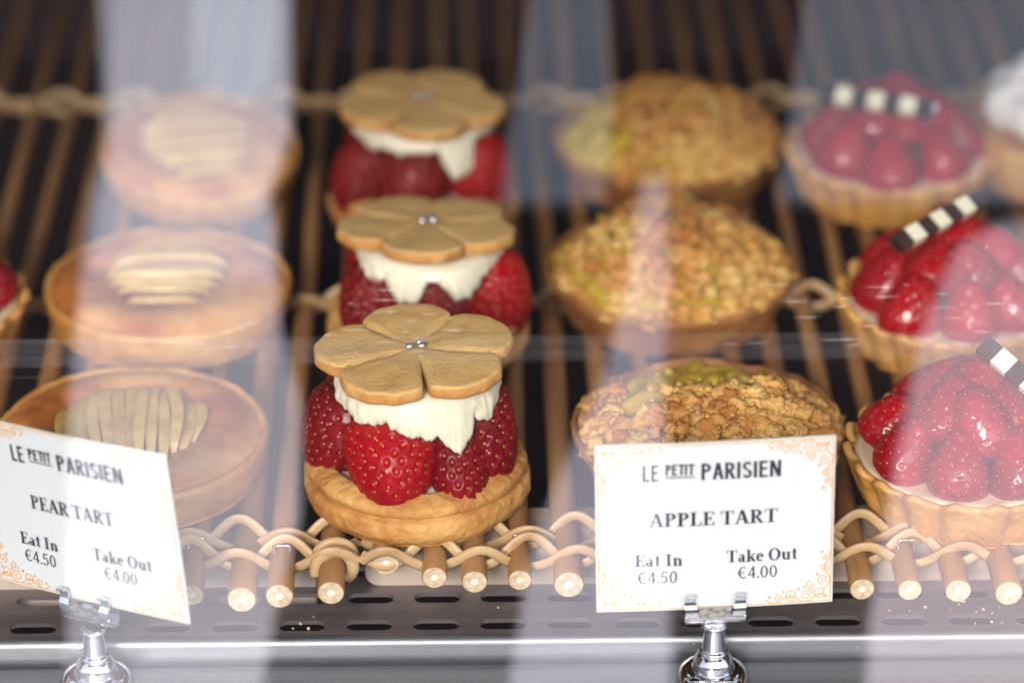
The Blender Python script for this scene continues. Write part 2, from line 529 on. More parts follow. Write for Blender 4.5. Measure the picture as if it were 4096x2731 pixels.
def weave_mesh(xs, phase, amp, r, name, dy=.0):
    b = MB()
    path = []
    x0, x1 = min(xs) - SP * .5, max(xs) + SP * .5
    n = int((x1 - x0) / SP * 10)
    for i in range(n + 1):
        x = x0 + (x1 - x0) * i / n
        ph = (x - xs[0]) / SP * PI + phase
        w = math.cos(ph)
        path.append((x, dy * math.cos(ph) + .0006 * noise.noise(Vector((x * 90, phase, dy * 1000))), amp * (1.25 * w if w > 0 else w) - .003))
    b.tube(path, r, 8, flat=.40, up=(0, 1, 0))
    return b.build(name, M['weave'])


def staple_mesh():
    b = MB()
    p = [(-.0027, 0, -.004), (-.0027, 0, -.0002), (-.0023, 0, .0), (.0023, 0, .0), (.0027, 0, -.0002), (.0027, 0, -.004)]
    b.tube(p, .00042, 6, up=(0, 1, 0))
    return b.build("staple", M['chrome'])


stp = staple_mesh()


def make_mat(x_list, tips, label, batt):
    t = thing("cane_mat", (0, 0, 0), label, "cane mat", "cane mats under the pastries")
    k = 0
    for x, ty in zip(x_list, tips):
        k += 1
        o = put("cane", cane_meshes[(k * 5 + len(x_list)) % 9], t, (x, ty, -.0042 + rnd.uniform(-.0004, .0004)), (0, 0, R(rnd.uniform(-.35, .35))))
        s = rnd.uniform(.92, 1.12)
        o.scale = (s, 1, s)
    for yr, rows, am in ((1.016, 2, .0042), (1.198, 1, .0033), (1.396, 1, .0027)):
        for q in range(rows):
            y = yr - q * .0135
            put("weave_strand", weave_mesh(x_list, PI * q, am, .0020, "weave_strand", .0022), t, (0, y, am - .0028))
            put("weave_strand", weave_mesh(x_list, PI * q + PI, am, .0020, "weave_strand", -.0018), t, (0, y - .0042, am - .0034))
    x0, x1 = batt
    b = MB()
    prof = []
    hx, hz, rr = (x1 - x0) / 2, .0085, .005
    for cx, cz, a0 in ((hx - rr, hz - rr, 0), (-hx + rr, hz - rr, 90), (-hx + rr, -hz + rr, 180), (hx - rr, -hz + rr, 270)):
        for i in range(7):
            a = R(a0 + 15 * i)
            prof.append((cx + rr * math.cos(a), cz + rr * math.sin(a)))
    rows = [[((x0 + x1) / 2 + px * s, yy, -.0165 + pz * (1 - (1 - s) * 6)) for px, pz in prof] for yy, s in ((.0, .997), (.001, 1), (.024, 1), (.025, .997))]
    b.grid(rows, close_v=True)
    b.add(rows[0], [tuple(range(len(prof)))]); b.add(rows[-1], [tuple(range(len(prof)))[::-1]])
    for yy in (1.0185,):
        me = b.build("batten", M['batten'])
        put("batten", me, t, (0, yy, 0))
    return t


xr = [-.0265, -.0095, .0048, .0207, .0373] + [.0373 + SP * i for i in range(1, 16)]
tr_ = [1.0005, .991, .9885, .9884, .986] + [.984, .983, .981, .982, .981] + [.9808, .980, .9785, .977, .976, .976, .975, .976, .975, .976]
mat_r = make_mat(xr, tr_, "pale cane mat under the strawberry and apple tarts, with a wooden batten below", (-.0345, .3))
xl = [-.0442 - 0.0003, -.0625, -.0763, -.0925, -.1085, -.125] + [-.125 - SP * i for i in range(1, 12)]
tl_ = [.9822, .9795, .9789, .9815, .987, .995] + [1.004] * 11
mat_l = make_mat(xl, tl_, "cane mat on the left under the pear tarts, its cane ends stapled", (-.33, -.0355))
mat_l.children[0].scale = (1.45, 1, 1.4)
mat_l.children[0].location.z = -.0052
for par, x, y, z in ((mat_l, -.0442, 1.0035, .0026), (mat_l, -.0625, 1.000, .0035), (mat_l, -.0925, 1.0055, .0035), (mat_r, .0212, 1.0055, .0036), (mat_r, .1555, .9990, .004)):
    put("staple", stp, par, (x, y, z))
for z_loop in (0, 1):   # strand end looped round the outermost cane
    b = MB()
    b.tube([(.0064 * math.sin(a), .002 * a / PI - z_loop * .006, .0066 * math.cos(a)) for a in np.linspace(-1.9, 2.5, 22)], .0024, 8, flat=.6, up=(0, 1, 0))
    put("weave_loop", b.build("weave_loop", M['weave']), mat_l, (-.0442, 1.004, -.0045))

# ------------------------------------------------------------------ strawberries
BP2 = np.array([(0, 0), (.015, .42), (.05, .68), (.12, .9), (.22, 1.0), (.34, 1.0), (.5, .9), (.65, .75), (.8, .56), (.9, .4), (.965, .24), (1, 0)])
BP = np.array([(0, 0), (.015, .42), (.05, .68), (.12, .88), (.24, .99), (.36, 1.0), (.5, .94), (.65, .85), (.8, .68), (.9, .49), (.965, .29), (1, 0)])


def strawberry(seed, L, W, seeds=150, nu=150, nv=84, mats=('berry', 'seed'), depth=.0008, sig=.00105, bp=None):
    BP = globals()['BP'] if bp is None else bp
    g = np.random.default_rng(seed)
    t = 1 - (np.cos(np.linspace(0, PI, nv)) * .5 + .5)
    th = np.linspace(0, 2 * PI, nu, endpoint=False)
    lob = g.uniform(-1, 1, 4)

    def surf(tt, aa):
        r = np.interp(tt, BP[:, 0], BP[:, 1])
        r = np.where(tt < .05, np.sqrt(np.clip(tt, 0, 1) / .05) * .68, r)
        r = np.where(tt > .9, np.sqrt(np.clip(1 - tt, 0, 1) / .1) * .49 * (1 + .0 * tt), r)
        k = 1 + .05 * lob[0] * np.cos(2 * aa + lob[1] * 3) + .025 * np.cos(3 * aa + lob[2] * 3)
        rr = r * k * W / 2
        return np.stack([rr * np.cos(aa), rr * np.sin(aa), tt * L + .06 * L * lob[3] * np.cos(aa) * r], -1)
    T, A = np.meshgrid(t, th, indexing='ij')
    V = surf(T, A).reshape(-1, 3)
    # smooth normals by finite difference
    e = 1e-3
    du = surf(np.clip(T + e, 0, 1), A) - surf(np.clip(T - e, 0, 1), A)
    dv = surf(T, A + e) - surf(T, A - e)
    N = np.cross(dv, du).reshape(-1, 3)
    N /= np.maximum(np.linalg.norm(N, axis=1, keepdims=True), 1e-12)
    cen = np.array([0, 0, L * .42])
    N *= np.sign(np.sum(N * (V - cen), 1, keepdims=True) + 1e-12)
    ga = PI * (3 - math.sqrt(5))
    i = np.arange(seeds)
    # spread by area along the profile
    tt = np.linspace(.01, .985, 400)
    rr = np.interp(tt, BP[:, 0], BP[:, 1]); w = np.cumsum(rr + .08); w /= w[-1]
    st = np.interp((i + .5) / seeds, w, tt); sa = i * ga + g.uniform(-.12, .12, seeds)
    S = surf(st, sa)
    for k in range(0, len(V), 4000):
        d = np.linalg.norm(V[k:k + 4000, None] - S[None], axis=2).min(1)
        V[k:k + 4000] -= N[k:k + 4000] * (depth * np.exp(-(d / sig) ** 2) - .00018 * np.exp(-((d - 1.75 * sig) / (.7 * sig)) ** 2))[:, None]
    faces = [(a * nu + c, a * nu + (c + 1) % nu, (a + 1) * nu + (c + 1) % nu, (a + 1) * nu + c) for a in range(nv - 1) for c in range(nu)]
    verts = V.tolist(); midx = [0] * len(faces)
    for s, (ti, ai) in enumerate(zip(st, sa)):
        p = surf(np.array(ti), np.array(ai)); pu = surf(np.array(ti + e), np.array(ai)) - p; pv_ = surf(np.array(ti), np.array(ai + e)) - p
        n = np.cross(pv_, pu); n /= np.linalg.norm(n) + 1e-12; n *= np.sign(n @ (p - cen))
        u = pu / (np.linalg.norm(pu) + 1e-12); v_ = np.cross(n, u)
        c = p - n * depth * .72
        base = len(verts)
        verts.append((c + n * .00042).tolist())
        for q in range(6):
            a = 2 * PI * q / 6
            verts.append((c + u * .00054 * math.cos(a) + v_ * .00036 * math.sin(a)).tolist())
        for q in range(6):
            faces.append((base, base + 1 + q, base + 1 + (q + 1) % 6)); midx.append(1)
    return mesh("strawberry", verts, faces, [M[m] for m in mats], midx)


SB = [strawberry(1, .036, .034, 210, 180, 100), strawberry(2, .036, .026, 165, 150, 100), strawberry(3, .033, .023, 130), strawberry(4, .034, .030, 180)]


def remat(me, mats):
    c = me.copy()
    for i, k in enumerate(mats): c.materials[i] = M[k]
    return c


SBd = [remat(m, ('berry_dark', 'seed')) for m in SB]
SBg = [strawberry(k + 11, L, W, n, 110, 64, ('berry_glazed', 'seed_glazed'), .00045, .0010, BP2) for k, (L, W, n) in enumerate([(.036, .034, 120), (.036, .026, 95), (.033, .023, 80), (.034, .030, 110)])]


def aim(direction, roll=0.0):
    """euler turning local +z to direction"""
    q = Vector(direction).to_track_quat('Z', 'Y')
    return (q.to_matrix() @ Matrix.Rotation(roll, 3, 'Z')).to_euler()


# ------------------------------------------------------------------ flower biscuit
def flower_mesh(seed, Rr=.0356, T=.0054, crack=None, rot=0.0):
    rr = random.Random(seed)
    o1 = rr.uniform(0, 50)
    nth = 480

    def rad(th):
        k = round((th - rot) / (2 * PI / 5))
        ph = (th - rot) - k * 2 * PI / 5
        c = abs(math.cos(2.5 * ph)) ** .45
        amp = (1.0, .97, 1.02, .98, 1.03)[k % 5]
        r = Rr * (.69 + .31 * c * amp) * (1 + .012 * noise.noise(Vector((math.cos(th) * 6 + o1, math.sin(th) * 6, 1))))
        # cutter flutes near the petal rim
        r *= 1 + .008 * math.cos(ph * 22) * c
        if crack is not None:
            d = abs((th - crack + PI) % (2 * PI) - PI)
            if d < R(3.0): r = min(r, Rr * (.26 + .66 * d / R(3.0)))
        return r, ph

    fr = [0, .08, .16, .24, .32, .40, .48, .56, .64, .72, .79, .85, .90, .94]
    rows = []
    for j in range(nth):
        th = 2 * PI * j / nth
        r, ph = rad(th)
        row = []
        for q in fr:
            x, y = r * q * math.cos(th), r * q * math.sin(th)
            edge = (PI / 5 - abs(ph)) * r * q      # distance to the petal boundary
            gr = math.exp(-(edge / .0016) ** 2) * min(1, max(0, (q - .1) / .3))
            z = T - .0008 * gr - .0004 * q ** 4 + .0005 * noise.noise(Vector((x * 110 + o1, y * 110, 0))) + .00018 * noise.noise(Vector((x * 500 + o1, y * 500, 0))) - .0006 * math.exp(-(q / .12) ** 2)
            row.append((x, y, z))
        for q, zz in ((.968, .93), (.988, .80), (.998, .62), (1.0, .45), (.998, .25), (.985, .08), (.95, .0)):
            w = 1 + .008 * noise.noise(Vector((th * 9, zz * 5, o1)))
            row.append((r * q * w * math.cos(th), r * q * w * math.sin(th), T * zz))
        row.append((0, 0, 0))
        rows.append(row)
    b = MB()
    b.grid(rows, close_u=True)
    n = len(rows[0])
    b.m = [0 if (i % (n - 1)) < len(fr) + 1 else 1 for i in range(len(b.f))]
    return b.build("flower_biscuit", [M['cookie'], M['cookie_edge']])


def base_mesh(seed):
    rr = random.Random(seed); o = rr.uniform(0, 60)
    prof = smooth_prof([(.0005, 0), (.033, 0), (.0375, .0016), (.0400, .0050), (.0402, .0086), (.0394, .0106), (.0374, .0116), (.0374, .0120), (.0386, .0127), (.0392, .0142), (.0388, .0160), (.0372, .0172), (.0345, .0182), (.0318, .0186), (.0300, .0176), (.0292, .0160), (.032, .0135), (.0005, .0125)], 5)

    def wob(th, i, r, z):
        n1 = noise.noise(Vector((math.cos(th) * 2 + o, math.sin(th) * 2, z * 60)))
        n2 = noise.noise(Vector((math.cos(th) * 9 + o, math.sin(th) * 9, z * 220)))
        n3 = noise.noise(Vector((math.cos(th) * 26 + o, math.sin(th) * 26, z * 500)))
        cr = math.exp(-((th - 4.75) / .012) ** 2) + .7 * math.exp(-((th - 5.3) / .02) ** 2)
        k = 1 if z > .0122 else 0
        r -= .0010 * max(0, noise.noise(Vector((math.cos(th) * 3 + o, math.sin(th) * 3, 8)))) * k
        return r + .0012 * n1 + .0005 * n2 + .00018 * n3 - .0009 * cr * k, z + (.0011 * n1 + .0005 * n2 + .0002 * n3 - .0009 * cr * k) * min(1, z / .01)
    v, f = lathe(prof, 160, wob)
    return mesh("pastry_base", v, f, M['shell'])


def cream_mesh(seed, drips, r0=.0285, zt=.0455, zb=.0395):
    o = seed * 7.3
    rows = []
    n = 360
    for j in range(n):
        th = 2 * PI * j / n
        drop = 0.0
        for a, d, w in drips:
            q = abs((th - a + PI) % (2 * PI) - PI)
            drop = max(drop, d * max(0, 1 - (q / w) ** 2.6))
        drop += .0016 * noise.noise(Vector((math.cos(th) * 7 + o, math.sin(th) * 7, 0))) + .0011 * noise.noise(Vector((math.cos(th) * 20 + o, math.sin(th) * 20, 3))) + .0005 * noise.noise(Vector((math.cos(th) * 60 + o, math.sin(th) * 60, 3)))
        rr = r0 * (1 + .10 * noise.noise(Vector((math.cos(th) * 1.6 + o, math.sin(th) * 1.6, 7))))
        out = .22 * max(drop, 0)
        row = [(0, 0, zt)]
        for q, z in ((.4, zt), (.75, zt), (.93, zt - .0004), (1.0, zt - .0022), (1.02, zt - .0042)):
            row.append((rr * q * math.cos(th), rr * q * math.sin(th), z))
        zl = zb - max(drop, -.001)
        for q in (.25, .5, .75, .92, 1.0):
            ru = rr * 1.02 + out * (q ** .6) * 1.2 - .0012 * q ** 5
            z = (zt - .0042) * (1 - q) + zl * q
            ru += .0010 * noise.noise(Vector((math.cos(th) * 9 + o, math.sin(th) * 9, z * 200))) + .0006 * noise.noise(Vector((th * 14 + z * 260, o, 0))) + .0003 * noise.noise(Vector((th * 40, z * 700, o)))
            row.append((ru * math.cos(th), ru * math.sin(th), z))
        for q in (.9, .72, .45):
            row.append(((rr * q + out * .5 * q) * math.cos(th), (rr * q + out * .5 * q) * math.sin(th), zl + .0012 * (1 - q) * 8))
        row.append((0, 0, zb))
        rows.append(row)
    b = MB(); b.grid(rows, close_u=True)
    return b.build("whipped_cream", M['cream'])


def bead_mesh(r=.0014):
    v, f = lathe([(max(1e-5, r * math.sin(a)), -r * math.cos(a)) for a in np.linspace(0, PI, 12)], 20)
    return mesh("silver_bead", v, f, M['silver'])


BEAD = bead_mesh()
v, f = lathe(smooth_prof([(.0003, .0166), (.018, .0166), (.027, .0162), (.0295, .0150), (.030, .0125)], 4), 90, lambda th, i, r, z: (r, z + .0008 * noise.noise(Vector((math.cos(th) * 3 * r * 50, math.sin(th) * 3 * r * 50, 0)))))
CREAMBED = mesh("cream_bed", v, f, M['pink_cream'])


def flower_tart(loc, label, seed, berries, drips, cookie, cz, coff, tilt, beads, scale=1.0, rz=0.0):
    t = thing("flower_biscuit_tart", loc, label, "tart", "strawberry tarts with flower biscuits", (0, 0, rz), scale)
    put("pastry_base", base_mesh(seed), t)
    put("cream_bed", CREAMBED, t)
    for me, p, d, roll, s in berries:
        put("strawberry", me, t, p, aim(d, roll), s)
    put("whipped_cream", cream_mesh(seed, drips), t, (coff[0] * .7, coff[1] * .7, cz - .0455))
    ck = put("flower_biscuit", cookie, t, (coff[0], coff[1], cz), tilt)
    for x, y in beads:
        put("silver_bead", BEAD, ck, (x, y, .0064))
    return t


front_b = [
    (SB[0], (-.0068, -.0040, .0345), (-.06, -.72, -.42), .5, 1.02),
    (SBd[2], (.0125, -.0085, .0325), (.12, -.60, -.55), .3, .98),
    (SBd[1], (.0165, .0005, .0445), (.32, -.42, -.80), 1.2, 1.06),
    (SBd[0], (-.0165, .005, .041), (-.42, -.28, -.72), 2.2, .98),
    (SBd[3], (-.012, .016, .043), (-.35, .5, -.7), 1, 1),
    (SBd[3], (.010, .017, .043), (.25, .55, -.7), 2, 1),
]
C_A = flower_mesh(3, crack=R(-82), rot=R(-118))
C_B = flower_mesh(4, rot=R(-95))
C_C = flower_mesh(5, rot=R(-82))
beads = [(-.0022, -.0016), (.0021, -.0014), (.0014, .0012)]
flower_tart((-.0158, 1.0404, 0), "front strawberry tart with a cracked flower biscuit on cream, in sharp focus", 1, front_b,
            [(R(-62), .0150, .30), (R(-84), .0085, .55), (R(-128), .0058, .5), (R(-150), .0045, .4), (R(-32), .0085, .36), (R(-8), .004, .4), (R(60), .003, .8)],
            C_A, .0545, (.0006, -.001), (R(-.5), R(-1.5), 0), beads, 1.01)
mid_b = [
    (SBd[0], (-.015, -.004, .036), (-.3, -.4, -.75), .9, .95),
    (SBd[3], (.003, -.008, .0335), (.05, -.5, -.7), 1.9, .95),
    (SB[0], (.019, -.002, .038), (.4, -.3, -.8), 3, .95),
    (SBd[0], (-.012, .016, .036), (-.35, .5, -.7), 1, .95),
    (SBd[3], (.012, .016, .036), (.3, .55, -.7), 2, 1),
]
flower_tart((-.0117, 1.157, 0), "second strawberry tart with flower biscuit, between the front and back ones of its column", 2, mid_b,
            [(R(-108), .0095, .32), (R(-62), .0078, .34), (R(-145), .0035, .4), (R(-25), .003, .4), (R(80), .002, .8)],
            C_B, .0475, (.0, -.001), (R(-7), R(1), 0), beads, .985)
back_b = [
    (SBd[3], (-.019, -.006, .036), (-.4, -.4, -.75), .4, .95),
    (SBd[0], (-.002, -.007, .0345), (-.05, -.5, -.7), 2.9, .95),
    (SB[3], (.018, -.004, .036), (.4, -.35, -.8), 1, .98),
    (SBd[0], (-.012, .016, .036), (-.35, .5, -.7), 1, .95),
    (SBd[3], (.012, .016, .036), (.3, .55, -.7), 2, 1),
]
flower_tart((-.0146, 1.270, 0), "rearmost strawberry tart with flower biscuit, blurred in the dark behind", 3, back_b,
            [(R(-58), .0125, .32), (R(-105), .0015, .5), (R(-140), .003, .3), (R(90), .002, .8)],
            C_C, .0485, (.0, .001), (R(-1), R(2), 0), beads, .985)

# ------------------------------------------------------------------ apple crumble tarts
def crumb_proto(seed):
    bm = bmesh.new()
    bmesh.ops.create_icosphere(bm, subdivisions=1, radius=1.0)
    rr = random.Random(seed); o = rr.uniform(0, 90)
    vs = []
    for v in bm.verts:
        k = 1 + .75 * noise.noise(v.co * 1.6 + Vector((o, 0, 0)))
        vs.append(np.array((v.co.x * k * 1.1, v.co.y * k, v.co.z * k * .85)))
    fs = [tuple(v.index for v in f.verts) for f in bm.faces]
    bm.free()
    return np.array(vs), fs


def lump_proto(seed):
    bm = bmesh.new()
    bmesh.ops.create_icosphere(bm, subdivisions=3, radius=1.0)
    o = seed * 17.3
    vs = []
    for v in bm.verts:
        k = 1 + .5 * noise.noise(v.co * 1.5 + Vector((o, 0, 0))) + .35 * noise.noise(v.co * 3.6 + Vector((0, o, 0))) + .14 * noise.noise(v.co * 8 + Vector((0, 0, o)))
        vs.append(np.array(v.co) * k)
    fs = [tuple(v.index for v in f.verts) for f in bm.faces]
    bm.free()
    return np.array(vs), fs


CP = [crumb_proto(i) for i in range(8)]
CB = [lump_proto(i) for i in range(8)]


def dome(x, y, o, hgt=.0135, Rr=.0485):
    r = math.hypot(x, y) / Rr
    return .0165 + hgt * max(0, 1 - r ** 2.2) * (1 + .25 * noise.noise(Vector((x * 45 + o, y * 45, 0)))) + .0030 * noise.noise(Vector((x * 130 + o, y * 130, 4)))


def apple_tart(loc, label, seed, clear, rz=0.0, scale=1.0, hgt=.0175):
    """clear(x,y) > 0 where the glazed apple shows"""
    t = thing("apple_tart", loc, label, "tart", "apple crumble tarts", (0, 0, rz), scale)
    o = seed * 13.7
    prof = smooth_prof([(.0005, 0), (.037, 0), (.0415, .0012), (.0440, .007), (.0470, .0135), (.0494, .0172), (.0492, .0192), (.0478, .0192), (.0466, .017), (.045, .0145), (.0005, .013)], 5)

    def wob(th, i, r, z):
        n1 = noise.noise(Vector((math.cos(th) * 2.2 + o, math.sin(th) * 2.2, z * 50)))
        n2 = noise.noise(Vector((math.cos(th) * 11 + o, math.sin(th) * 11, z * 200)))
        k = max(0, (z - .012) / .012)
        return r + .0009 * n1 + .0006 * n2, z + k * (.0016 * n1 + .0011 * n2)
    v, f = lathe(prof, 170, wob)
    put("pastry_shell", mesh("apple_shell", v, f, M['shell_dark']), t)
    # filling surface of glazed apple
    rows = []
    for j in range(120):
        th = 2 * PI * j / 120
        row = []
        for q in np.linspace(0, 1, 26):
            x, y = .0472 * q * math.cos(th), .0472 * q * math.sin(th)
            row.append((x, y, dome(x, y, o, hgt * .9) - .0012))
        rows.append(row)
    b = MB(); b.grid(rows, close_u=True)
    put("apple_filling", b.build("apple_filling", M['apple']), t)
    rr = random.Random(seed)
    ch = MB()
    n = 0
    tries = 0
    while n < 22 and tries < 9000:
        tries += 1
        a, q = rr.uniform(0, 2 * PI), .044 * math.sqrt(rr.random())
        x, y = q * math.cos(a), q * math.sin(a)
        if clear(x, y) < .0: continue
        n += 1
        vs, fs = CP[rr.randrange(8)]
        s = rr.uniform(.0036, .0066)
        m = np.array(Euler((rr.uniform(0, 6), rr.uniform(0, 6), rr.uniform(0, 6))).to_matrix())
        w = (vs * np.array([1.3, 1, .8]) * s) @ m.T * np.array([1, 1, .6]) + np.array([x, y, dome(x, y, o, hgt * .9) - .0028])
        ch.add(w.tolist(), fs)
    if n:
        cm = ch.build("apple_chunks", M['apple'])
        ob = put("apple_piece", cm, t)
        sub = ob.modifiers.new("sub", 'SUBSURF'); sub.levels = 1; sub.render_levels = 1
    # crumble
    cb = MB()
    rows = []
    n = 0
    while n < 1500:
        a, q = rr.uniform(0, 2 * PI), .0474 * math.sqrt(rr.random())
        x, y = q * math.cos(a), q * math.sin(a)
        cl = clear(x, y)
        if cl > rr.uniform(-.002, .004): continue
        n += 1
        big = n < 520
        vs, fs = (CB if big else CP)[rr.randrange(8)]
        s = rr.uniform(.0017, .0036) if big else rr.uniform(.0005, .0012)
        m = np.array(Euler((rr.uniform(0, 6), rr.uniform(0, 6), rr.uniform(0, 6))).to_matrix())
        w = (vs * s) @ m.T * np.array([1, 1, .75]) + np.array([x, y, dome(x, y, o, hgt) + (rr.uniform(-.0016, -.0002) if big else rr.uniform(-.0004, .0016))])
        cb.add(w.tolist(), fs)
    put("crumble", cb.build("crumble", M['crumble']), t)
    return t


apple_tart((.0897, 1.0560, 0), "front apple crumble tart behind the price card, glazed apple showing at its back", 1,
           lambda x, y: (y - .001 - .42 * x + .005 * math.sin(x * 150)) if x > -.03 else (y - .024))
apple_tart((.0835, 1.1840, 0), "middle apple crumble tart thick with golden crumbs, green apple at its rear left edge", 2,
           lambda x, y: (y * .8 - x * .6 - .024 + .003 * math.sin(x * 200)), .15, 1.0, .0245)
apple_tart((.0896, 1.3075, 0), "rearmost apple crumble tart, blurred, chunky browned crumbs with apple on the left", 3,
           lambda x, y: (-x - .016 + .006 * math.sin(y * 150)), -.2, 1.0, .0215)

# ------------------------------------------------------------------ pear tarts
def pear_tart(loc, label, seed, rz, fan_rot, scale=1.0, slices=9, fan_scale=1.0):
    t = thing("pear_tart", loc, label, "tart", "pear tarts", (0, 0, rz), scale)
    o = seed * 9.1
    prof = smooth_prof([(.0005, 0), (.041, 0), (.0452, .0014), (.0475, .0065), (.0486, .0115), (.0490, .0140), (.0484, .0158), (.0472, .0162), (.0460, .0152), (.0445, .012), (.0005, .011)], 5)

    def wob(th, i, r, z):
        n1 = noise.noise(Vector((math.cos(th) * 2.2 + o, math.sin(th) * 2.2, z * 50)))
        n2 = noise.noise(Vector((math.cos(th) * 9 + o, math.sin(th) * 9, z * 200)))
        return r + .0006 * n1 + .0003 * n2, z + min(1, z / .012) * (.0006 * n1 + .0004 * n2)
    v, f = lathe(prof, 150, wob)
    put("pastry_shell", mesh("pear_shell", v, f, M['shell_gold']), t)
    rows = []
    for j in range(110):
        th = 2 * PI * j / 110
        row = []
        for q in np.linspace(0, 1, 22):
            x, y = .0468 * q * math.cos(th), .0468 * q * math.sin(th)
            row.append((x, y, .0164 + .0030 * math.exp(-((q - .74) / .20) ** 2) - .0026 * (max(0, q - .84) / .16) ** 2 + .0006 * noise.noise(Vector((x * 30 + o, y * 30, 9))) + .0008 * noise.noise(Vector((x * 80 + o, y * 80, 0)))))
        rows.append(row)
    b = MB(); b.grid(rows, close_u=True)
    put("almond_filling", b.build("almond_filling", M['frangipane']), t)
    # sliced poached pear half: slices side by side along x, each running in y
    b = MB()
    rs = random.Random(seed * 3)
    W = .054
    sw = W / slices
    for k in range(slices):
        u = (k + .5) / slices * 2 - 1
        ln = .050 * (1 - .55 * abs(u) ** 2.4)
        hh = (.0088 + .0012 * rs.uniform(-1, 1)) * (1 - .68 * u * u)
        nn, mm = 26, 12
        rws = []
        for i in range(nn + 1):
            s = i / nn
            y = (s - .5) * ln
            e = math.sqrt(max(0, 1 - (2 * s - 1) ** 4))
            row = []
            for j in range(mm):
                a = PI * j / (mm - 1)
                cx = math.cos(a); sz = math.sin(a)
                cx = math.copysign(abs(cx) ** .6, cx)
                row.append((u * W / 2 + .5 * sw * 1.10 * cx * (0.35 + .65 * e) + .003 * (2 * s - 1) ** 2 * (-u) + .0006 * math.sin(k * 5.1 + s * 4), y + .0012 * math.sin(k * 3.3), .0160 + hh * e * (.86 + .14 * sz ** .5) + .0004 * math.sin(k * 2.7)))
            rws.append(row)
        b.grid(rws)
    put("pear_slices", b.build("pear_slices", M['pear']), t, (0, 0, .0005), (0, 0, fan_rot), (fan_scale, fan_scale, 1))
    return t


pear_tart((-.1191, 1.0595, 0), "front pear tart behind the price card, pear slices running lengthwise", 1, 0, R(4), 1.02, 13)
pear_tart((-.1145, 1.1794, 0), "middle pear tart with pear slices lying crosswise under reflections", 2, 0, R(90), .99, 9, .98)
bt = pear_tart((-.1102, 1.3, 0), "rearmost pear tart, washed out by the bright reflection", 3, .4, R(82), .86, 9, 1.15)
bt.rotation_euler = (R(9), 0, .4)
bt.location.z = .006

# ------------------------------------------------------------------ glazed strawberry tarts
def fluted_shell(seed, lobes=19):
    o = seed * 5.5
    prof = smooth_prof([(.0005, 0), (.033, 0), (.0365, .001), (.0398, .009), (.0430, .0165), (.0438, .0190), (.0424, .0202), (.0406, .0190), (.0395, .016), (.0005, .014)], 5)

    def wob(th, i, r, z):
        k = min(1, max(0, (r - .03) / .008))
        w = math.cos(lobes * th)
        n = noise.noise(Vector((math.cos(th) * 8 + o, math.sin(th) * 8, z * 150)))
        return r * (1 + .034 * k * (1 - (1 - w) ** 2 / 2)) + .0005 * n, z + k * max(0, z - .010) * (.14 * w + .08 * n)
    v, f = lathe(prof, 288, wob)
    return mesh("fluted_shell", v, f, M['shell_gold'])


FS = fluted_shell(1)
v, f = lathe(smooth_prof([(.0003, .0175), (.02, .0178), (.034, .0183), (.0390, .0188), (.0408, .0175)], 4), 90)
CUST = mesh("custard", v, f, M['custard'])


def choc_bar():
    b = MB()
    n, L, w, h = 7, .047, .0068, .004
    for k in range(n):
        b.box(((k + .5) * L / n - L / 2, 0, 0), (L / n, w, h), k % 2)
    return b.build("chocolate_bar", [M['choc'], M['white_choc']], False)


BAR = choc_bar()


def flake_mesh(seed):
    rr = random.Random(seed)
    b = MB()
    n = 7
    vs = [(0, 0, .0004)] + [(.0016 * rr.uniform(.5, 1.3) * math.cos(2 * PI * i / n), .0016 * rr.uniform(.5, 1.3) * math.sin(2 * PI * i / n), .0005 * rr.uniform(-1, 1)) for i in range(n)]
    vs += [(x, y, z - .0002) for x, y, z in vs]
    b.add(vs, [(0, 1 + i, 1 + (i + 1) % n) for i in range(n)] + [(n + 1, n + 2 + (i + 1) % n, n + 2 + i) for i in range(n)])
    return b.build("silver_flake", M['silver'], False)


FLAKE = flake_mesh(2)


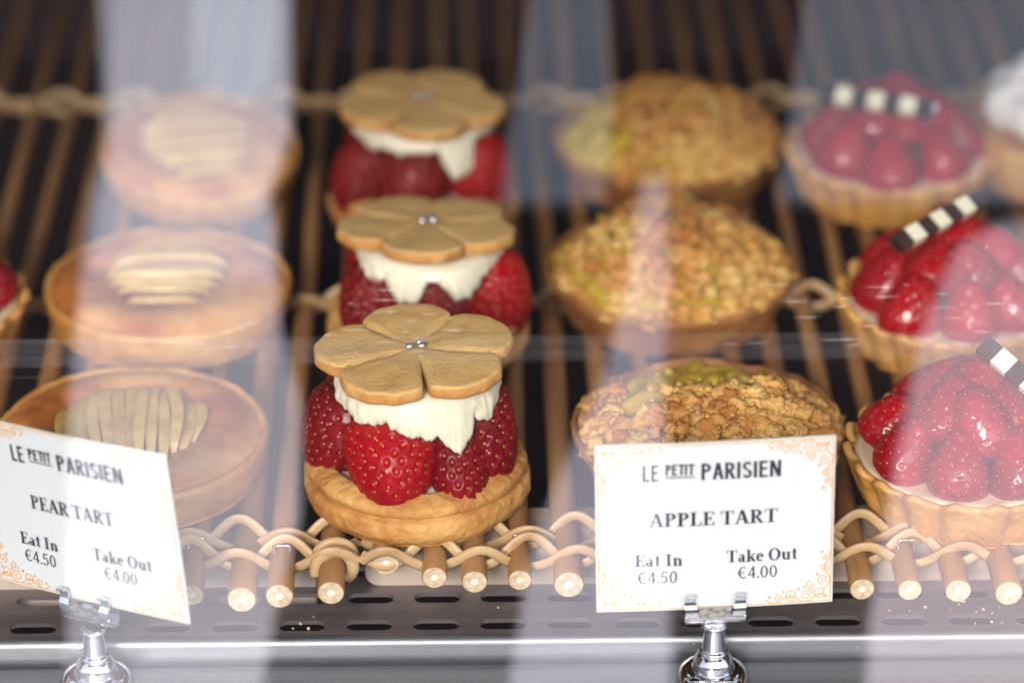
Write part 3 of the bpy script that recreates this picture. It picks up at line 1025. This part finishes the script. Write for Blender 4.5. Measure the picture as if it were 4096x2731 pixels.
def strawberry_tart(loc, label, rz, bar=None, flakes=(), scale=1.0, seed=0):
    t = thing("strawberry_tart", loc, label, "tart", "glazed strawberry tarts in fluted shells", (0, 0, 0), scale)
    rr = random.Random(seed + 40)
    put("fluted_shell", FS, t, rot=(0, 0, rz))
    put("custard", CUST, t)
    n = 8
    for k in range(n):
        a = rz + 2 * PI * k / n + rr.uniform(-.07, .07)
        me = SBg[(k * 3 + seed) % 4]
        sw = (.80, .98, 1.1, .88)[(k * 3 + seed) % 4] * rr.uniform(.94, 1.04)
        d = (-.36 * math.cos(a) + rr.uniform(-.1, .1), -.22 * math.sin(a) + rr.uniform(-.1, .1), .9)
        rad = .0315 + rr.uniform(-.0015, .001)
        put("strawberry", me, t, (rad * math.cos(a), rad * math.sin(a), .0150), aim(d, rr.uniform(0, 6)), (sw * .93, sw * .93, .72 * rr.uniform(.92, 1.08)))
    for k in range(5):
        a = rz + .38 + 2 * PI * k / 5 + rr.uniform(-.15, .15)
        me = SBg[(k + seed) % 4]
        sw = (.80, .98, 1.1, .88)[(k + seed) % 4] * rr.uniform(.94, 1.06)
        d = (-.50 * math.cos(a) + rr.uniform(-.2, .2), -.30 * math.sin(a) + rr.uniform(-.2, .2), .85)
        put("strawberry", me, t, (.0165 * math.cos(a), .0175 * math.sin(a), .0275), aim(d, rr.uniform(0, 6)), (sw * .98, sw * .98, .66 * rr.uniform(.92, 1.08)))
    put("strawberry", SBg[3], t, (0, .002, .036), aim((.3, .2, 1)), (.85, .85, .52))
    if bar:
        p, d, roll = bar
        o = put("chocolate_bar", BAR, t, p)
        x = Vector(d).normalized(); y = Vector((0, 0, 1)).cross(x).normalized(); z = x.cross(y)
        o.rotation_euler = (Matrix((x, y, z)).transposed() @ Matrix.Rotation(roll, 3, 'X')).to_euler()
    for p in flakes:
        put("silver_flake", FLAKE, t, p, (R(40), R(10), p[0] * 900))
    return t


strawberry_tart((.1818, 1.0365, 0), "front glazed strawberry tart in a fluted shell at the right edge, chocolate bar sloping right", -PI / 2 - .25,
                ((.0180, -.014, .0515), (.62, -.52, -.38), R(35)), [(.0165, -.0195, .0535)], 1.0, 1)
strawberry_tart((.1915, 1.1555, 0), "middle glazed strawberry tart, chocolate bar sloping up to the right, below the blurred one", -PI / 2 + .1,
                ((-.009, -.012, .0570), (.72, .58, .10), R(30)), [(.0085, .003, .062), (-.0225, -.024, .052)], 1.0, 2)
strawberry_tart((.1835, 1.2905, 0), "rearmost glazed strawberry tart, greyed by a reflection, its checked bar nearly level", -PI / 2 - .05,
                ((-.010, -.018, .0495), (.92, -.22, -.06), R(35)), [(.0135, -.0250, .050)], 1.0, 3)
strawberry_tart((-.2116, 1.1590, 0), "strawberry tart cut off by the left edge of the picture", .1, None, (), 1.0, 4)

# cream topped pastry at the top right corner
t = thing("cream_tart", (.2605, 1.305, .002), "tart topped with a piped white cream swirl, at the upper right edge", "tart")
v, f = lathe(smooth_prof([(.0005, 0), (.034, 0), (.039, .002), (.0425, .018), (.043, .0225), (.0415, .0235), (.039, .021), (.0005, .02)], 5), 120)
put("pastry_shell", mesh("cream_shell", v, f, M['shell_gold']), t)
b = MB()
path, rad = [], []
for i in range(170):
    q = i / 169
    a = q * 2 * PI * 3.3
    rr_ = .030 * (1 - q) ** .9 + .001
    path.append((rr_ * math.cos(a), rr_ * math.sin(a), .027 + .036 * q ** 1.1))
    rad.append(.0105 * (1 - .6 * q) * (1 + .13 * math.sin(i * 1.0)))
b.tube(path, rad, 16)
put("cream_swirl", b.build("cream_swirl", M['white_cream']), t)

# ------------------------------------------------------------------ price cards
def rect(x0, y0, x1, y1): return [[(x0, y0), (x1, y0), (x1, y1), (x0, y1)]]


def line(x0, y0, x1, y1, w, horiz=True):
    if horiz: return [[(x0 - w / 2, y0), (x0 + w / 2, y0), (x1 + w / 2, y1), (x1 - w / 2, y1)]]
    return [[(x0, y0 - w / 2), (x1, y1 - w / 2), (x1, y1 + w / 2), (x0, y0 + w / 2)]]


def arc(cx, cy, rx, ry, a0, a1, tx, ty, n=14):
    out = []
    for i in range(n):
        a, b_ = R(a0 + (a1 - a0) * i / n), R(a0 + (a1 - a0) * (i + 1) / n)
        f1 = lambda q: (cx + rx * math.cos(q), cy + ry * math.sin(q))
        f2 = lambda q: (cx + (rx - tx) * math.cos(q), cy + (ry - ty) * math.sin(q))
        out.append([f1(a), f1(b_), f2(b_), f2(a)])
    return out


def serif_glyph(c, T=.2, t=.075):
    s = .055
    sf = lambda x, y, w: rect(x - w / 2, y, x + w / 2, y + s)
    if c == 'P': return rect(.12, 0, .12 + T, 1) + sf(.22, 0, .44) + rect(.0, 1 - s, .4, 1) + arc(.36, .735, .34, .265, 90, -90, T, t) + rect(.3, .47, .38, .47 + t), .76
    if c == 'R': return rect(.12, 0, .12 + T, 1) + sf(.22, 0, .42) + rect(.0, 1 - s, .4, 1) + arc(.38, .745, .34, .255, 90, -90, T, t) + rect(.3, .49, .40, .49 + t) + line(.42, .5, .72, 0, T * 1.05) + sf(.75, 0, .26), .9
    if c == 'E': return rect(.12, 0, .12 + T, 1) + rect(0, 0, .7, s + .01) + rect(0, 1 - s, .68, 1) + rect(.3, .48, .5, .48 + t) + rect(.62, 0, .7, .26) + rect(.61, .76, .68, 1) + rect(.46, .38, .53, .66), .78
    if c == 'L': return rect(.12, 0, .12 + T, 1) + rect(0, 0, .68, s + .01) + sf(.22, 1 - s, .44) + rect(.61, 0, .68, .3), .74
    if c == 'T': return rect(.28, 0, .28 + T, 1) + sf(.38, 0, .44) + rect(0, 1 - s, .76, 1) + rect(0, .72, .06, 1) + rect(.70, .72, .76, 1), .82
    if c == 'A': return line(.12, 0, .40, 1, t * 1.2) + line(.42, 1, .70, 0, T * 1.05) + rect(.2, .3, .62, .3 + t) + sf(.11, 0, .28) + sf(.70, 0, .36), .86
    if c == 'I': return rect(.12, 0, .12 + T, 1) + sf(.22, 0, .44) + sf(.22, 1 - s, .44), .5
    if c == 'O': return arc(.42, .5, .42, .52, 0, 360, T, t, 28), .9
    if c == 'a': return arc(.2, .2, .2, .2, 0, 360, T * .75, t, 18) + rect(.3, 0, .3 + T * .8, .45) + arc(.26, .45, .2, .21, 0, 150, T * .75, t) + rect(.44, 0, .54, .06), .58
    if c == 't': return rect(.12, .05, .12 + T * .9, .88) + rect(0, .6, .42, .66) + arc(.28, .14, .16, .14, 180, 320, T * .6, t), .46
    if c == 'n': return rect(.08, 0, .08 + T * .9, .66) + rect(0, .61, .2, .66) + arc(.36, .42, .24, .24, 0, 120, T * .9, t * 1.2) + rect(.42, 0, .60, .42) + sf(.17, 0, .34) + sf(.51, 0, .32), .7
    if c == 'k': return rect(.08, 0, .08 + T * .9, 1) + rect(0, .95, .2, 1) + line(.28, .28, .52, .62, t * 1.3) + line(.34, .4, .55, 0, T) + sf(.17, 0, .32) + sf(.56, 0, .28) + sf(.52, .61, .26), .7
    if c == 'e': return arc(.27, .33, .27, .34, 10, 320, T * .9, t, 22) + rect(.1, .34, .5, .34 + t), .58
    if c == 'u': return rect(.08, .2, .08 + T * .9, .66) + rect(0, .61, .2, .66) + arc(.30, .22, .22, .22, 180, 330, T * .9, t * 1.2) + rect(.42, 0, .6, .66) + rect(.34, .61, .5, .66) + rect(.55, 0, .68, .05), .72
    if c == ' ': return [], .3
    if c == '.': return arc(.1, .07, .08, .08, 0, 360, .08, .08, 10), .26
    th = T * .62
    if c == '4': return rect(.36, 0, .36 + th, 1) + line(.07, .30, .40, 1, t * 1.1) + rect(.02, .26, .6, .26 + t), .66
    if c == '5': return rect(.14, .9, .52, 1.0) + line(.10, .5, .16, 1, t * 1.1) + arc(.24, .32, .28, .33, 115, -150, th, t * 1.1, 18), .64
    if c == '0': return arc(.29, .5, .27, .51, 0, 360, th, t, 24), .66
    if c == '\u20ac': return arc(.42, .5, .34, .51, 50, 310, th, t, 20) + rect(0, .55, .56, .6) + rect(0, .40, .52, .45), .74
    return [], .4


def sans_glyph(c, w=.17):
    if c == 'L': return rect(0, 0, w, 1) + rect(0, 0, .45, w * .8), .56
    if c == 'E': return rect(0, 0, w, 1) + rect(0, 0, .46, w * .8) + rect(0, 1 - w * .8, .46, 1) + rect(0, .46, .42, .46 + w * .8), .58
    if c == 'P': return rect(0, 0, w, 1) + arc(.2, .73, .3, .27, 90, -90, w, w * .8) + rect(0, .46, .22, .46 + w * .8) + rect(0, 1 - w * .8, .22, 1), .6
    if c == 'R': return rect(0, 0, w, 1) + arc(.2, .73, .3, .27, 90, -90, w, w * .8) + rect(0, .46, .22, .46 + w * .8) + rect(0, 1 - w * .8, .22, 1) + line(.25, .5, .46, 0, w * 1.1), .64
    if c == 'A': return line(.08, 0, .28, 1, w) + line(.30, 1, .50, 0, w) + rect(.14, .26, .44, .26 + w * .7), .66
    if c == 'I': return rect(0, 0, w, 1), .29
    if c == 'S': return arc(.25, .74, .24, .26, 20, 270, w * .95, w * .8, 16) + arc(.25, .27, .25, .27, 90, -160, w * .95, w * .8, 16), .6
    if c == 'N': return rect(0, 0, w, 1) + rect(.42, 0, .42 + w, 1) + line(.1, 1, .49, 0, w * 1.1), .72
    if c == 'T': return rect(.2, 0, .2 + w, 1) + rect(0, 1 - w * .8, .57, 1), .62
    return [], .3


def text_polys(text, glyph, x0, x1, z0, h):
    out, x = [], 0.0
    for c in text:
        g, adv = glyph(c)
        out += [[(px + x, pz) for px, pz in q] for q in g]
        x += adv
    tot = max(p[0] for q in out for p in q)
    k = (x1 - x0) / tot
    return [[(x0 + px * k, z0 + pz * h) for px, pz in q] for q in out]


CW, CH = .0810, .0645


def bend(x, z): return -.0011 * math.cos(x / CW * PI * .9) + .0010 + .0006 * math.sin(z * 60)


def flat_mesh(name, polys, material, lift):
    b = MB()
    for i, q in enumerate(polys):
        ax = sum(p[0] for p in q) / len(q)
        area = sum(q[k][0] * q[(k + 1) % len(q)][1] - q[(k + 1) % len(q)][0] * q[k][1] for k in range(len(q)))
        if area < 0: q = q[::-1]
        b.add([(x, bend(x, z) - lift - 2e-6 * (i % 40), z) for x, z in q], [tuple(range(len(q)))])
    return b.build(name, material, False)


def spiral(cx, cz, r, a0, turns, sgn, w=.00042):
    pts = []
    n = 26
    for i in range(n + 1):
        q = i / n
        a = a0 + sgn * turns * 2 * PI * q
        rr = r * (1 - .82 * q)
        pts.append((cx + rr * math.cos(a), cz + rr * math.sin(a)))
    return ribbon(pts, w)


def ribbon(pts, w):
    out = []
    for i in range(len(pts) - 1):
        (x0, z0), (x1, z1) = pts[i], pts[i + 1]
        d = math.hypot(x1 - x0, z1 - z0) + 1e-9
        nx, nz = -(z1 - z0) / d * w / 2, (x1 - x0) / d * w / 2
        out.append([(x0 + nx, z0 + nz), (x0 - nx, z0 - nz), (x1 - nx, z1 - nz), (x1 + nx, z1 + nz)])
    return out


def corner_polys():
    """scrollwork for the corner at (0,0), growing into +x +z"""
    P = []
    P += spiral(.0036, .0036, .0024, R(200), 1.5, 1)
    P += spiral(.0085, .0028, .0022, R(180), 1.4, -1)
    P += spiral(.0135, .0030, .0024, R(240), 1.5, 1)
    P += spiral(.0182, .0021, .0015, R(180), 1.3, -1)
    P += spiral(.0028, .0085, .0020, R(270), 1.4, 1)
    P += spiral(.0026, .0130, .0017, R(240), 1.4, -1)
    P += spiral(.0019, .0170, .0011, R(240), 1.2, 1)
    P += spiral(.0070, .0066, .0016, R(90), 1.2, -1)
    P += ribbon([(.0012 + .0215 * q, .0014 + .0012 * math.sin(q * 13)) for q in np.linspace(0, 1, 30)], .00045)
    P += ribbon([(.0014 + .0011 * math.sin(q * 12), .0012 + .0180 * q) for q in np.linspace(0, 1, 26)], .00045)
    for x, z, r in ((.0062, .0048, .0005), (.0112, .0052, .0006), (.0048, .0104, .0006), (.0164, .0044, .0005), (.0055, .0025, .0005), (.0212, .0026, .0006), (.0032, .0192, .0006), (.0092, .0058, .0005)):
        P += arc(x, z, r, r, 0, 360, r, r, 8)
    return P


def price_card(loc, rot, title, label, t_x):
    t = thing("price_card", loc, label, "price card", "price cards", rot)
    b = MB()
    nx, nz = 64, 30
    fr, bk = [], []
    for i in range(nx + 1):
        x = (i / nx - .5) * CW
        fr.append([(x, bend(x, CH * j / nz), CH * j / nz) for j in range(nz + 1)])
        bk.append([(x, bend(x, CH * j / nz) + .0006, CH * j / nz) for j in range(nz + 1)])
    b.grid(fr); b.grid([r[::-1] for r in bk])
    for a_, c_ in ((fr[0], bk[0]), (bk[-1], fr[-1])): b.grid([c_, a_])
    b.grid([[r[-1] for r in fr], [r[-1] for r in bk]]); b.grid([[r[0] for r in bk], [r[0] for r in fr]])
    put("card_sheet", b.build("card_sheet", M['card']), t)
    X = lambda u: (u - 1650) / 561 * CW
    Z = lambda v_: (1388 - v_) / 382 * CH
    tx = []
    tx += text_polys("LE", sans_glyph, X(1480), X(1517), Z(1091), .0064)
    tx += text_polys("PETIT", lambda c: sans_glyph(c, .2), X(1533), X(1600), Z(1078), .0042)
    tx += rect(X(1533), Z(1084), X(1601), Z(1081.5))
    tx += text_polys("PARISIEN", sans_glyph, X(1617), X(1803), Z(1091), .0064)
    put("shop_name", flat_mesh("shop_name", tx, M['ink'], .0003), t)
    put("title_text", flat_mesh("title_text", text_polys(title, serif_glyph, t_x[0], t_x[1], Z(1196), .0053), M['ink'], .0003), t)
    tx = text_polys("Eat In", serif_glyph, X(1460), X(1573), Z(1286), .0046)
    tx += text_polys("\u20ac4.50", serif_glyph, X(1466), X(1560), Z(1325), .0045)
    put("price_text", flat_mesh("price_text", tx, M['ink'], .0003), t)
    tx = text_polys("Take Out", serif_glyph, X(1677), X(1845), Z(1284), .0047)
    tx += text_polys("\u20ac4.00", serif_glyph, X(1703), X(1797), Z(1322), .0045)
    put("price_text", flat_mesh("price_text", tx, M['ink'], .0003), t)
    C = corner_polys()
    for sx in (-1, 1):
        for sz in (0, 1):
            P = [[(sx * (CW / 2 - .0006 - x), (CH - .0006 - z) if sz else (.0006 + z)) for x, z in q] for q in C]
            put("corner_ornament", flat_mesh("corner_ornament", P, M['orange_ink'], .00022), t)
    h, w = CH - .0012, CW / 2 - .0006
    bl = []
    for i in range(24):
        xa, xb = -w + 2 * w * i / 24, -w + 2 * w * (i + 1) / 24
        bl += rect(xa, .0005, xb, .0009) + rect(xa, CH - .0009, xb, CH - .0005)
    bl += rect(-w, .0005, -w + .0004, CH - .0005) + rect(w - .0004, .0005, w, CH - .0005)
    put("border_line", flat_mesh("border_line", bl, M['orange_ink'], .0001), t)
    return t


A_LOC = (.0868, .9708, -.0052)
L_LOC = (-.1262, .9715, -.0008)
price_card(A_LOC, (R(-2), R(-1.2), R(2.0)), "APPLE TART", "white price card reading APPLE TART, in front of the apple tart", (-.0224, .0212))
price_card(L_LOC, (R(1), R(-5.0), R(-31)), "PEAR TART", "tilted white price card reading PEAR TART, lower left", (-.0200, .0150))


def card_stand(loc, label, rz, roll, clip_off):
    t = thing("card_stand", loc, label, "card stand", "chrome price card stands", (0, 0, rz))
    v, f = lathe(smooth_prof([(.0003, 0), (.0120, 0), (.0128, .0008), (.0126, .0026), (.0113, .0045), (.0092, .0056), (.0074, .0059), (.0071, .0072), (.0068, .0090), (.0057, .0109), (.0046, .0120)], 6), 72)
    put("bell_base", mesh("bell_base", v, f, M['chrome']), t)
    v, f = lathe(smooth_prof([(.0046, .0118), (.0052, .0124), (.0050, .0132), (.0042, .0138), (.0040, .0150), (.0037, .0205), (.0038, .0222), (.0046, .0228), (.0046, .0236), (.0036, .0242), (.0002, .0244)], 4), 48)
    put("stem", mesh("stem", v, f, M['chrome']), t)
    clip = bpy.data.objects.new("clip", None)
    # trough: J shaped profile swept along x
    def sweep(prof, x0, x1, th=.0007):
        b = MB()
        n = len(prof)
        inner = []
        for i, (y, z) in enumerate(prof):
            y0, z0 = prof[max(i - 1, 0)]; y1, z1 = prof[min(i + 1, n - 1)]
            d = math.hypot(y1 - y0, z1 - z0)
            inner.append((y - (z1 - z0) / d * th, z + (y1 - y0) / d * th))
        ring = prof + inner[::-1]
        xs = [x0, x0 + (x1 - x0) * .04, x1 - (x1 - x0) * .04, x1]
        rows = [[(x, y, z) for y, z in ring] for x in xs]
        b.grid(rows, close_v=True)
        b.add(rows[0], [tuple(range(len(ring)))[::-1]]); b.add(rows[-1], [tuple(range(len(ring)))])
        return b
    trough = [(.0030, .0105), (.0030, .004)] + [(.0002 + .0028 * math.cos(R(a)), .0030 + .0030 * math.sin(R(a))) for a in range(0, -181, -15)] + [(-.0027, .0042)]
    trough = trough[::-1]
    cm = put("clip", sweep(trough, -.0104, .0104).build("clip", M['chrome']), t, clip_off, (0, roll, 0))
    prong = [(-.0027, .0040), (-.0024, .0065), (-.0014, .0085), (-.0010, .0105), (-.0016, .0124), (-.0030, .0131), (-.0040, .0128)]
    prong = [(y, z) for y, z in smooth_prof([(y + .1, z) for y, z in prong], 4)]
    prong = [(y - .1, z) for y, z in prong]
    for s in (-1, 1):
        me = sweep(prong, s * .0078 - .0022, s * .0078 + .0022, .0008).build("prong", M['chrome'])
        for vtx in me.vertices:   # prongs narrow towards the tip
            k = 1 - .28 * max(0, min(1, (vtx.co.z - .006) / .006))
            c = s * (.0078 + .0008 * min(1, max(0, (vtx.co.z - .004) / .005)))
            vtx.co.x = c + (vtx.co.x - s * .0078) * k
        put("prong", me, cm)
    b = MB(); b.box((0, -.0026, .0055), (.0112, .0005, .004)); put("spring_plate", b.build("spring_plate", M['dull_metal'], False), cm)
    bpy.data.objects.remove(clip)
    return t


card_stand((.0868, .9708, -.0350), "chrome bell shaped stand clipping the APPLE TART card", R(2), R(-1), (0, 0, .0240))
card_stand((-.1262, .9715, -.0350), "chrome bell shaped stand clipping the tilted PEAR TART card", R(-31), R(-5), (-.0006, 0, .0260))

# crumbs on the tray
b = MB()
for (x, y) in [(-.059, .9905), (-.0565, .9935), (-.0535, .9905), (.013, 1.003), (-.052, .998), (.137, .975), (.151, .9985), (.158, .998), (.164, 1.0005), (.1725, .9985), (.176, 1.002), (.1815, .997), (.184, .9985), (.187, .996), (.190, 1.0), (.180, .9895), (.186, .9905), (.1895, .990), (.178, 1.004)]:
    vs, fs = CP[rnd.randrange(8)]
    s = rnd.uniform(.0003, .0007)
    b.add((vs * s + np.array([x, y, -.0245])).tolist(), fs)
cr = put("crumbs", b.build("crumbs", M['crumb']))
setp(cr, kind="stuff")

# ------------------------------------------------------------------ glass front
TH = R(46)
GP = Vector((0, .86, -.035))
gl = thing("display_glass", GP, "sloping clear glass front of the case with pale reflections and a scratched seam", "glass pane")
gl["kind"] = "structure"
gl.rotation_euler = (TH, 0, 0)          # local: x width, z along the pane, -y outward


def pane(s0, s1, name, material, th=.006, y0=0.0):
    b = MB(); b.box((0, y0 + th / 2, (s0 + s1) / 2), (1.1, th, s1 - s0))
    return put(name, b.build(name, material, False), gl)


gl.rotation_euler = (-(PI / 2 - R(44)), 0, 0)
pane(-.02, .60, "glass_pane", M['glass'])
pane(.1718, .1806, "glass_seam", M['glass_edge'], .0008, -.0012)
b = MB()
rs = random.Random(77)
for i in range(70):
    x = rs.choice([rs.uniform(-.25, .25), rs.gauss(-.075, .012), rs.gauss(-.02, .012), rs.gauss(.13, .05)])
    z = rs.uniform(.1745, .198)
    L = rs.uniform(.0006, .006); w = rs.uniform(.00002, .00005)
    b.add([(x - L, -.0001, z), (x, -.0001, z - w), (x + L, -.0001, z + rs.uniform(-.0001, .0001)), (x, -.0001, z + w)], [(0, 1, 2, 3)])
put("scratches", b.build("scratches", M['scratch'], False), gl)
